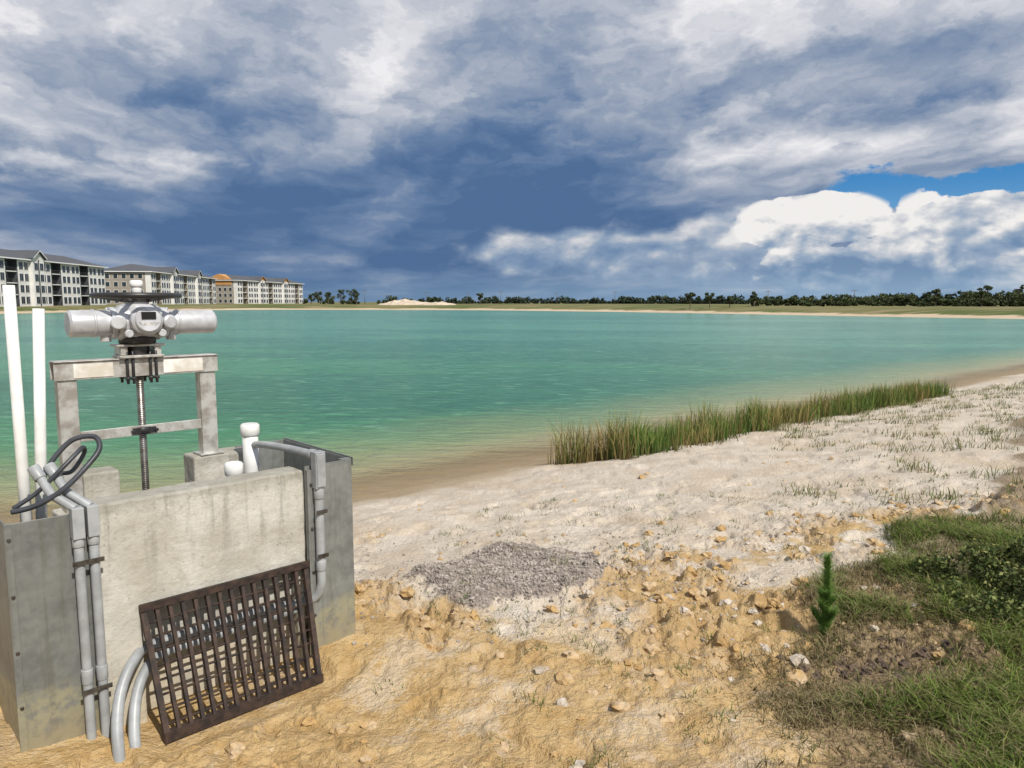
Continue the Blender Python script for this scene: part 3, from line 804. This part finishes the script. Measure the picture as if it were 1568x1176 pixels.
a_ = rng.normal(0, 1, (260, 2)) * np.array([.20, .11]) + np.array([1.84, 3.60])
rocks('dark_dirt_clods', np.stack([a_[:, 0], a_[:, 1], ground_h(a_[:, 0], a_[:, 1]) - .003], -1), .005 + .026 * rng.random(260) ** 3, DRT, 2, .8)

# ---------------------------------------------------------------- far trees
TG = [(.04, .06, .022), (.06, .085, .03), (.10, .11, .045)]
BARK = simple('bark', (.14, .11, .085), None, .9)
def wood(name, pts, n, hfun, size, cols, npl, gap=.0, spread=(5, 6)):
    pts = np.array(pts, float); seg = np.linalg.norm(np.diff(pts, axis=0), axis=1); cum = np.concatenate([[0], np.cumsum(seg)])
    s = rng.random(n) * cum[-1]; X_ = np.interp(s, cum, pts[:, 0]) + rng.normal(0, spread[0], n); Y_ = np.interp(s, cum, pts[:, 1]) + rng.normal(0, spread[1], n)
    kk = fbm(X_ * .12, Y_ * .02 + s * .03, 3, 71.) > gap; X_, Y_, s = X_[kk], Y_[kk], s[kk]
    Zg = ground_h(X_, Y_); cs = []; rs = []
    for a, b_, zg, ss_ in zip(X_, Y_, Zg, s):
        H = hfun(ss_ / cum[-1]) * (.35 + 1.0 * rng.random() ** 2.2); w_ = H * (.4 + .4 * rng.random())
        for q in range(4):
            cs.append((a + rng.normal() * w_ * .45, b_ + rng.normal() * w_ * .45, zg + H * (.15 + .6 * rng.random()))); rs.append((w_ * .5, w_ * .5, H * .26))
    return leafball(name, cs, rs, npl, size, cols, [LEAF])
wood('treeline', [(70, 205), (95, 175), (125, 150), (180, 120)], 380, lambda u: 2.2 + 1.6 * u, .26, TG, 60, .43)
wood('distant_treeline', [(-60, 420), (0, 430), (60, 400), (110, 330), (150, 240), (230, 170)], 620, lambda u: 3.5 + .2 * u, .6, [(.035, .05, .03), (.05, .07, .04)], 34, .2)
wood('far_shore_bushes', [(-90, 330), (-60, 320), (-40, 325)], 26, lambda u: 3.4, .4, TG, 50)
def tree(name, x_, y_, H, cw, lobes=9, cols=TG):
    z0 = hgt(x_, y_); e = empty(name, (x_, y_, z0)); b = MB()
    b.tube(smoothpath([(0, 0, -.3), (.1, 0, H * .4), (-.05 * H * .3, .1, H * .8)], 4), [.16 * (1 - k / 9 * .7) for k in range(9)], 0, 8)
    cs = []; rs = []
    for i in range(lobes):
        an = i * 2.4; rr = cw * (.15 + .75 * rng.random()); zz2 = H * (.35 + .6 * rng.random())
        c_ = (math.cos(an) * rr, math.sin(an) * rr, zz2); cs.append(c_); rs.append((cw * .42, cw * .42, H * .1))
        b.tube([(0, 0, H * (.25 + .2 * rng.random())), (c_[0] * .6, c_[1] * .6, zz2 - .1 * H), c_], [.07, .05, .02], 0, 6)
    b.obj('trunk', [BARK], e)
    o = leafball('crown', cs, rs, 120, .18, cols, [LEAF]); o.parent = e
for (x_, y_, H, cw) in ((46, 190, 4.2, 1.3), (50.5, 188, 3.9, 1.2), (55, 186, 3.3, 1.2), (62.5, 190, 4.0, 1.2), (-12, 275, 4.6, 1.6), (95, 165, 3.9, 1.2), (97, 152, 3.5, 1.2), (108, 168, 4.8, 1.5), (-79, 300, 5.4, 1.7), (-75, 300, 5.6, 1.6), (-71, 305, 6.0, 1.7), (-66, 302, 6.2, 1.7), (-63.5, 300, 5.6, 1.7), (-82.5, 302, 5.0, 1.5), (118, 172, 4.8, 1.6)):
    tree('shoreline_tree', x_, y_, H, cw)

# sand pile and far poles
PILE = simple('pale_dirt', (.55, .46, .36), (.40, .33, .24), .95, 0, .5, .5, .1)
def mound(name, x_, y_, L, W_, H):
    gx = np.linspace(-1, 1, 40); A, B_ = np.meshgrid(gx, gx); r_ = np.hypot(A, B_)
    hh = np.maximum(0, 1 - r_) ** .5 * (.2 + 1.1 * fbm(A * 5 + x_, B_ * 5, 4)) * H
    z0 = hgt(x_, y_) - .15; V = np.stack([x_ + A * L, y_ + B_ * W_, z0 + hh], -1).reshape(-1, 3)
    i, j = np.meshgrid(np.arange(39), np.arange(39), indexing='ij'); F_ = np.stack([i * 40 + j, i * 40 + j + 1, (i + 1) * 40 + j + 1, (i + 1) * 40 + j], -1).reshape(-1, 4)
    npmesh(name, V, F_, [PILE], True)
mound('sand_pile', -41, 285, 11, 6, 2.3); mound('sand_pile', -28, 280, 7, 5, 1.7)
POLE = simple('pole_metal', (.12, .12, .12), None, .6)
for (x_, y_, H) in ((-60, 300, 9), (-36, 310, 8), (-5, 330, 9), (20, 330, 8), (42, 300, 8), (-20, 330, 8), (80, 230, 7), (100, 215, 7)):
    e = empty('utility_pole', (x_, y_, hgt(x_, y_))); b = MB(); b.tube([(0, 0, 0), (0, 0, H * .65)], [.12, .09], 0, 8); b.box(-.9, .9, -.06, .06, H * .6, H * .62); b.obj('pole', [POLE], e)

# ---------------------------------------------------------------- apartment buildings
def flat(name, c, rough=.85):
    return simple(name, c, tuple(v * .88 for v in c), rough, 0, .3, 0)
WH = flat('white_stucco', (.68, .67, .64)); DK = flat('charcoal_siding', (.055, .06, .068)); GY = flat('taupe_siding', (.29, .255, .21))
SHT = flat('orange_sheathing', (.50, .25, .085)); ROOF = flat('dark_shingle_roof', (.075, .08, .09)); WIN = simple('window_glass', (.03, .04, .05), (.02, .025, .03), .15, 0, 1, 0)
TRIM = flat('white_trim', (.72, .72, .70)); RAIL = flat('dark_railing', (.03, .03, .03))
MATS = [WH, DK, GY, SHT, ROOF, WIN, TRIM, RAIL]
def building(name, p0, p1, pattern, acc, depth=19, fl=3.15, zb=1.55, gablemat=0):
    p0 = Vector(p0); p1 = Vector(p1); d = p1 - p0; L = d.length
    e = empty(name, (p0.x, p0.y, zb), math.atan2(d.y, d.x)); H = 4 * fl + .4; bw = L / len(pattern)
    wl = MB(); wn_ = MB(); rf = MB(); bl = MB()
    wl.box(0, L, 2.0, depth, -.8, H, acc)
    def window(xc, y_, z_, w_=1.7, h_=1.7, axis=0):
        if axis == 0:
            wn_.box(xc - w_ / 2 - .12, xc + w_ / 2 + .12, y_ - .06, y_ - .003, z_ - .12, z_ + h_ + .12, 6)
            wn_.box(xc - w_ / 2, xc - .05, y_ - .10, y_ - .062, z_, z_ + h_, 5); wn_.box(xc + .05, xc + w_ / 2, y_ - .10, y_ - .062, z_, z_ + h_, 5)
        else:
            wn_.box(y_ - .06, y_ - .003, xc - w_ / 2 - .12, xc + w_ / 2 + .12, z_ - .12, z_ + h_ + .12, 6)
            wn_.box(y_ - .10, y_ - .062, xc - w_ / 2, xc + w_ / 2, z_, z_ + h_, 5)
    for i, k in enumerate(pattern):
        x0 = i * bw; x1 = x0 + bw
        if k == 'W' or k == 'T':
            mi = 0 if k == 'W' else 2
            wl.box(x0 + .01, x1 - .01, 0, 1.99, -.8, H, mi)
            for f in range(4):
                for q in (.28, .72): window(x0 + bw * q, 0, f * fl + .7, 1.7, 1.95)
        elif k == 'G':
            wl.box(x0, x1, -1.1, 1.99, -.8, H + .5, 0)
            for f in range(4):
                for q in (.25, .75): window(x0 + bw * q, -1.1, f * fl + .7, 1.7, 1.95)
            wl.box(x0 + bw * .45, x0 + bw * .55, -1.16, -1.103, 0, H, 1)
            ov = .7; zr = H + .5 + bw * .36
            rf.add([(x0, -1.1, H + .5), (x1, -1.1, H + .5), ((x0 + x1) / 2, -1.1, zr - .2)], [(0, 1, 2)], gablemat)
            for sgn in (0, 1):
                xe = x0 - ov if sgn == 0 else x1 + ov; xm = (x0 + x1) / 2
                vs = [(xe, -1.1 - ov, H + .2), (xm, -1.1 - ov, zr), (xm, 6, zr), (xe, 6, H + .2)]
                vs2 = [(a, b__, c__ + .3) for a, b__, c__ in vs]
                rf.add(vs + vs2, [(4, 5, 6, 7), (0, 3, 2, 1), (1, 2, 6, 5), (2, 3, 7, 6), (3, 0, 4, 7)], 4)
                rf.add([vs[0], vs[1], vs2[1], vs2[0]], [(0, 1, 2, 3)], 6 if gablemat == 0 else gablemat)
        elif k == 'D':
            for f in range(4):
                z_ = f * fl
                if f: bl.box(x0 + .02, x1 - .02, .05, 1.98, z_ - .12, z_ + .12, 6)
                bl.box(x0 + .05, x1 - .05, .08, .12, z_ + 1.05, z_ + 1.15, 7)
                for q in range(14):
                    xx_ = x0 + .1 + (bw - .2) * q / 13; bl.box(xx_ - .025, xx_ + .025, .085, .115, z_ + .13, z_ + 1.04, 7)
                window(x0 + bw * .5, 2.0, z_ + .25, 2.4, 2.2)
            wl.box(x0, x0 + .35, 0.02, 1.97, -.8, H - .02, acc); wl.box(x1 - .35, x1, .02, 1.97, -.8, H - .02, acc)
            bl.box(x0 + .36, x1 - .36, .03, 1.97, H - .5, H - .05, acc)
    for f in range(4):
        for q in (.2, .36, .52, .68, .84): window(depth * q, 0, f * fl + .8, 1.5, 1.75, 1)
    if gablemat == 3:
        rf.add([(-.25, 3, H - 2.6), (-.25, depth - 1, H - 2.6), (-.25, depth - 1, H + .4), (-.25, depth / 2 + 1, H + 3.4), (-.25, 3, H + .4)], [(0, 1, 2, 3, 4)], 3)
        rf.add([(-.25, 3, H + .4), (-.25, depth / 2 + 1, H + 3.4), (7, depth / 2 + 1, H + 3.4), (7, 3, H + .4)], [(0, 1, 2, 3)], 3)
        rf.add([(-.25, depth - 1, H + .4), (-.25, depth / 2 + 1, H + 3.4), (7, depth / 2 + 1, H + 3.4), (7, depth - 1, H + .4)], [(0, 1, 2, 3)], 3)
    ov = .9; zr = H + 3.2; dm = (depth) / 2; hip = 7
    vs = [(-ov, -ov, H), (L + ov, -ov, H), (L + ov, depth + ov, H), (-ov, depth + ov, H), (hip, dm, zr), (L - hip, dm, zr)]
    rf.add(vs, [(0, 1, 5, 4), (1, 2, 5), (2, 3, 4, 5), (3, 0, 4), (0, 3, 2, 1)], 4)
    rf.box(-ov - .02, L + ov + .02, -ov - .05, -ov - .003, H - .3, H + .02, 6)
    rf.box(-ov - .05, -ov - .003, -ov + .01, depth + ov, H - .3, H + .02, 6)
    wl.obj('walls', MATS, e); wn_.obj('windows', MATS, e); rf.obj('roof', MATS, e); bl.obj('balconies', MATS, e)
building('apartment_building', (-132, 158), (-139, 252), 'WDWDWDWDWGWDWWDWW', 1)
building('apartment_building', (-141, 288), (-152, 378), 'WDWWGWWDWWGDWWDW', 2, zb=1.6)
building('apartment_building', (-150, 402), (-138, 486), 'WDWWGWDWWGWWDW', 2, zb=1.6, gablemat=3)
